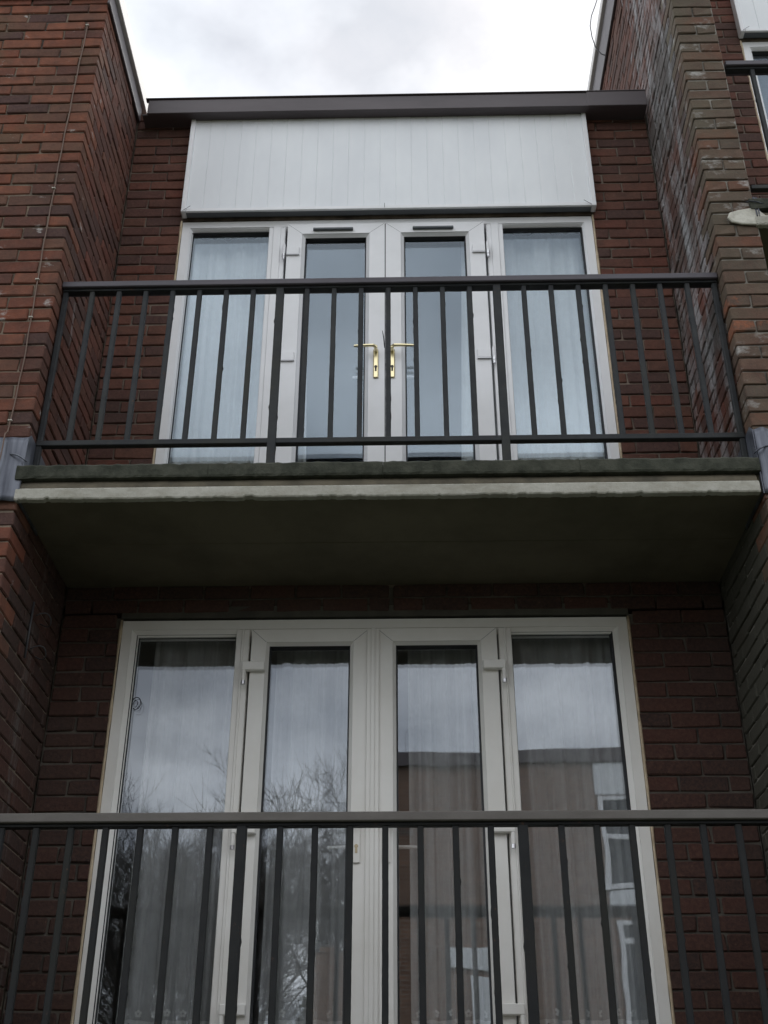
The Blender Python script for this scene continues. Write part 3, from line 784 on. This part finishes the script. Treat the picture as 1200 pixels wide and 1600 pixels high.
# ------------------------------------------------------------------ neighbour's balcony, half cut off at the right edge
NX, NZ = 3.455, 1.53
railing((NX, 0, SZ+NZ), 'railing cut off by the top right edge of the picture, beyond the mossy wall', M['cap_up'], 3, (0,))
copy_tree(sl, None, 'cropped balcony slab at the right edge, with white mortar smeared on the mossy wall', (NX-.04, 0, SZ+NZ))
copy_tree(wu, None, 'white French window cut off by the top right corner of the picture', (3.548, D, FU+NZ))
copy_tree(cp, None, 'white cladding cut off by the top right corner of the picture', (3.535, D, 4.492+NZ))

# ------------------------------------------------------------------ lead flashings
def lead(label, loc, x0, x1, inner, s):
    """sheet dressed over the wall face at slab level and round the corner"""
    T = thing('lead_flashing', loc, label, 'flashing', 'lead flashings')
    m = MB(); n = 30; cols = []
    for i in range(n+1):
        u = i/n; x = x0+(x1-x0)*u
        y = -.006-.012*max(0, math.sin(u*9.5))**3-.006*abs(math.sin(u*4))
        cols.append((x, y))
    top = [(x, y+.003) for x, y in cols]
    def fn(u, v):
        i = min(int(round(u*n)), n); x, y = cols[i]
        return (x+.006*math.sin(v*3)*0, y-.004*(1-v)-.002*math.sin(v*11+u*5), .33*v+.004*math.sin(u*13)*(1 if v > .9 else 0))
    m.grid(n, 12, fn); o = m.build('front_sheet', M['lead'], T, True)
    md = o.modifiers.new('thick', 'SOLIDIFY'); md.thickness = .004
    # return along the inner side of the wall, cut on a slope
    m = MB(); xi = inner; h = .33
    yy = [-.012, .02, .10, .30]; zt = [h-.004, h+.03, h+.028, h+.02]
    for (y, z) in zip(yy, zt): m.v += [(xi, y, .0), (xi, y, z), (xi+s*.004, y, .0), (xi+s*.004, y, z)]
    for i in range(3):
        p = 4*i; q = p+4
        m.f += [(p, p+1, q+1, q), (p+2, q+2, q+3, p+3), (p+1, p+3, q+3, q+1)]
    m.f += [(0, 2, 3, 1), (12, 13, 15, 14)]; m.fix = True
    m.build('side_sheet', M['lead'], T)
    # curled lap
    m = MB().tube([(xi-s*.062+s*.062*t/6*1.3, -.022-.008*math.sin(t*.5), .235-.03*(t/6)**2-.012*(t/6)) for t in range(7)], [.004]*7, 6); m.build('curled_lap', M['lead'], T, True)
    return T
lead('blue-grey lead flashing on the left brick wall at the slab end, cable crossing it', (-1.70, PF, 2.014), -.30, .104, WL+.003+1.70, 1)
lead('grey lead flashing on the right mossy wall at the slab end', (1.70, PF, 2.014), -.096, .130, WR-.003-1.70, -1)
ld = lead('small lead flashing at the cropped balcony slab on the right edge', (1.90, PF, 3.60), -.085, -.066, PR+.005-1.90, 1); ld.scale = (1, 1, .4)
# mortar smear at the neighbour's slab
m = MB(); rg = random.Random(3)
pts = [(0,0),(.02,-.028),(.07,-.044),(.15,-.05),(.25,-.05),(.25,.01),(.19,.012),(.16,.05),(.12,.062),(.06,.05),(.015,.035)]
m.extrude([(x, z) for x, z in pts], -.014, .0)
M['mortar_white'] = simple('white_mortar', (0.60,0.58,0.51), 0.95, col2=(0.40,0.38,0.32), scale=16, bumpy=1.0, bscale=40)
ms_ = m.build('mortar_patch', M['mortar_white'], None); ms_.location = (1.672, PF-.004, 3.597)
tag(ms_, 'blob of white mortar smeared on the mossy brick wall at the right edge', 'mortar')
md = ms_.modifiers.new('bev', 'BEVEL'); md.width = .010; md.segments = 2

# ------------------------------------------------------------------ cable up the left wall
cb = thing('wall_cable', (-1.70, PF, 2.0), 'thin brown cable clipped up the front of the left red brick wall', 'cable')
pts = [(-1.691,5.17),(-1.697,4.8),(-1.701,4.23),(-1.700,3.8),(-1.697,3.43),(-1.690,3.1),(-1.685,2.82),(-1.688,2.6),(-1.692,2.434),(-1.699,2.18),(-1.71,2.0)]
def cpos(z):
    for (xa, za), (xb, zb) in zip(pts, pts[1:]):
        if za >= z >= zb: return xa+(xb-xa)*(za-z)/(za-zb)
    return pts[-1][0]
cl = []; z = 5.17
while z > 2.0:
    cl.append((cpos(z)+.0012*math.sin(z*23)+1.70, -.006-(.024 if z < 2.37 else 0)-.0015*math.sin(z*11), z-2.0)); z -= .03
MB().tube(cl, .0034, 6).build('cable', M['cable'], cb, True)
for z in (5.15, 3.88, 3.27, 3.035, 2.44):
    x = cpos(z)+1.70
    MB().tube([(x-.008, .002, z-2), (x-.008, -.012, z-2)], .004, 6).cbox(x-.008, x+.007, -.013, -.001, z-2-.004, z-2+.004, .002).build('cable_clip', M['clip'], cb)

# wire bracket on the lower left side wall
wb = thing('wall_hook', (WL, .33, 1.46), 'thin dark wire hook bracket on the shaded wall left of the lower window', 'bracket')
MB().tube([(.010, 0, 0), (.010, 0, .27)], .005, 6).build('rod', M['wire'], wb, True)
for zz in (.22, .06):
    MB().tube([(.012+.06*math.sin(i*math.pi/9), .04+.06*(1-math.cos(i*math.pi/9))*.7, zz+.02*math.sin(i*math.pi/4.5)) for i in range(10)], .003, 5).build('hook', M['wire'], wb, True)

# ------------------------------------------------------------------ across the way: what the lower panes mirror
OY = -17.87
ob = thing('brick_block', (4.0, OY, GZ), 'flat-roofed brick block mirrored in the lower right window panes', 'building')
MB().box(-4.72, 8, -8, 0, 0, 7.40-GZ).build('wall', M['far_brick'], ob)
MB().box(-4.80, 8.1, -8.1, .10, 7.401-GZ, 7.68-GZ).build('roof', M['fascia'], ob)
MB().cbox(-.14, 3.2, .0, .05, 6.74-GZ, 7.38-GZ, .01).build('white_panel', M['upvc_board'], ob)
MB().cbox(-.03, 3.2, .0, .05, 4.46-GZ, 4.80-GZ, .01).build('white_panel', M['upvc_board'], ob)
def far_window(x0, x1, z0, z1, mids, trans):
    W = MB().ring(x0, x1, z0, z1, [(0,0),(0,.07),(.09,.07),(.09,0)])
    for q in mids: W.box(q-.04, q+.04, .0, .068, z0+.09, z1-.09)
    for q in trans: W.box(x0+.09, x1-.09, .0, .066, q-.05, q+.05)
    o = W.build('window', M['upvc'], ob, loc=(0, 0, -GZ))
    MB().box(x0+.08, x1-.08, .004, .02, z0+.08, z1-.08).build('pane', M['far_glass'], o)
MB().box(-5.75, -4.721, -.25, 0, 0, 3.66-GZ).box(-5.62, -5.30, -.2, .02, 3.661-GZ, 3.76-GZ).build('low_wall', M['far_brick'], ob)
far_window(-.10, 3.2, 4.82, 6.70, [.9, 2.0], [5.85])
far_window(.05, 3.2, 2.2, 4.25, [.9, 2.0], [3.85])
MB().cbox(-3.35, -2.5, .0, .06, 3.42-GZ, 3.81-GZ, .01).cbox(-2.92, -2.5, .0, .061, 2.3-GZ, 3.3-GZ, .01).build('white_panel', M['upvc_board'], ob)  # flat white panels added in place of a warped bright window reflection
M['scrub'] = simple('scrub', (0.075,0.078,0.058), 0.95, col2=(0.045,0.047,0.036), scale=1.2)
sb = MB(); rgs = random.Random(77)
for i in range(20000):
    x = rgs.uniform(-18, -1.0); y = -33+rgs.uniform(-1.6, 1.6); h = 5.4+.9*math.sin(x*1.7)+.6*math.sin(x*4.1+1)
    z = h*rgs.random()**.8; a_ = rgs.uniform(0, 6.28); c_, s_ = math.cos(a_), math.sin(a_); w_ = rgs.uniform(.05,.20); l_ = rgs.uniform(.12,.40); k0 = len(sb.v)
    dx, dz = rgs.gauss(0,.12), l_
    sb.v += [(x-w_*c_, y-w_*s_, GZ+z), (x+w_*c_, y+w_*s_, GZ+z), (x+dx, y, GZ+z+dz)]; sb.f.append((k0, k0+1, k0+2))
o = sb.build('undergrowth', M['scrub']); tag(o, 'grey-green scrub mirrored below the bare trees', kind='stuff')
# bare winter trees
def tree_mesh(seed, h):
    rg = random.Random(seed); tr = MB(); br = MB()
    def grow(p, d, l, r, lev, m):
        n = 4; P = [p]; R2 = [r]; q = p.copy(); dd = d.copy()
        for i in range(n):
            dd = (dd+Vector((rg.gauss(0,.11), rg.gauss(0,.11), rg.gauss(.04,.06)))).normalized()
            q = q+dd*l/n; P.append(q.copy()); R2.append(r*(1-.62*(i+1)/n))
        m.tube(P, R2, 5 if lev < 2 else 3, False)
        if lev >= 5: return
        kids = (8, 7, 6, 5, 4)[lev]
        for c in range(kids):
            t = rg.uniform(.35 if lev else .42, 1.0); i = min(int(t*n), n-1); b = P[i].lerp(P[i+1], t*n-i)
            ax = Vector((rg.gauss(0,1), rg.gauss(0,1), rg.gauss(.15,.5))).normalized()
            nd = (dd*rg.uniform(.55,1.0)+ax*rg.uniform(.45,.75)).normalized()
            grow(b, nd, l*rg.uniform(.48,.72), max(R2[i]*rg.uniform(.42,.62), .0045), lev+1, br)
    grow(Vector((0,0,0)), Vector((0,0,1)), h*.45, h*.0095, 0, tr)
    return tr, br
proto = []
for s_, h_ in ((4, 9.4), (9, 9.8)):
    tr, br = tree_mesh(s_, h_); hm_ = max(v[2] for v in br.v)
    for q in (tr, br): q.v = [(a*11/hm_, b*11/hm_, c*11/hm_) for a, b, c in q.v]
    proto.append((tr.mesh('trunk', M['bark']), br.mesh('branches', M['bark'])))
TL = ['bare tree mirrored in the left door of the lower window', 'bare tree mirrored in the far left pane, nearest its right edge', 'bare tree mirrored in the far left pane, at its middle', 'bare tree mirrored at the left edge of the far left pane', 'bare tree farther back behind the others in the mirror image', 'taller bare tree standing behind the one mirrored in the left door']
for i, (x, y, s, k) in enumerate(((-2.9,-28,1.30,0),(-5.6,-29,1.22,1),(-7.1,-28.5,1.20,0),(-8.9,-30,1.16,1),(-6.9,-36,1.38,0),(-4.2,-35,1.40,1))):
    t = thing('bare_tree', (x, y, GZ), TL[i], 'tree', 'bare trees mirrored in the lower window')
    t.rotation_euler = (0, 0, i*1.7); t.scale = (s, s, s)
    link('trunk', proto[k][0], t); link('branches', proto[k][1], t)
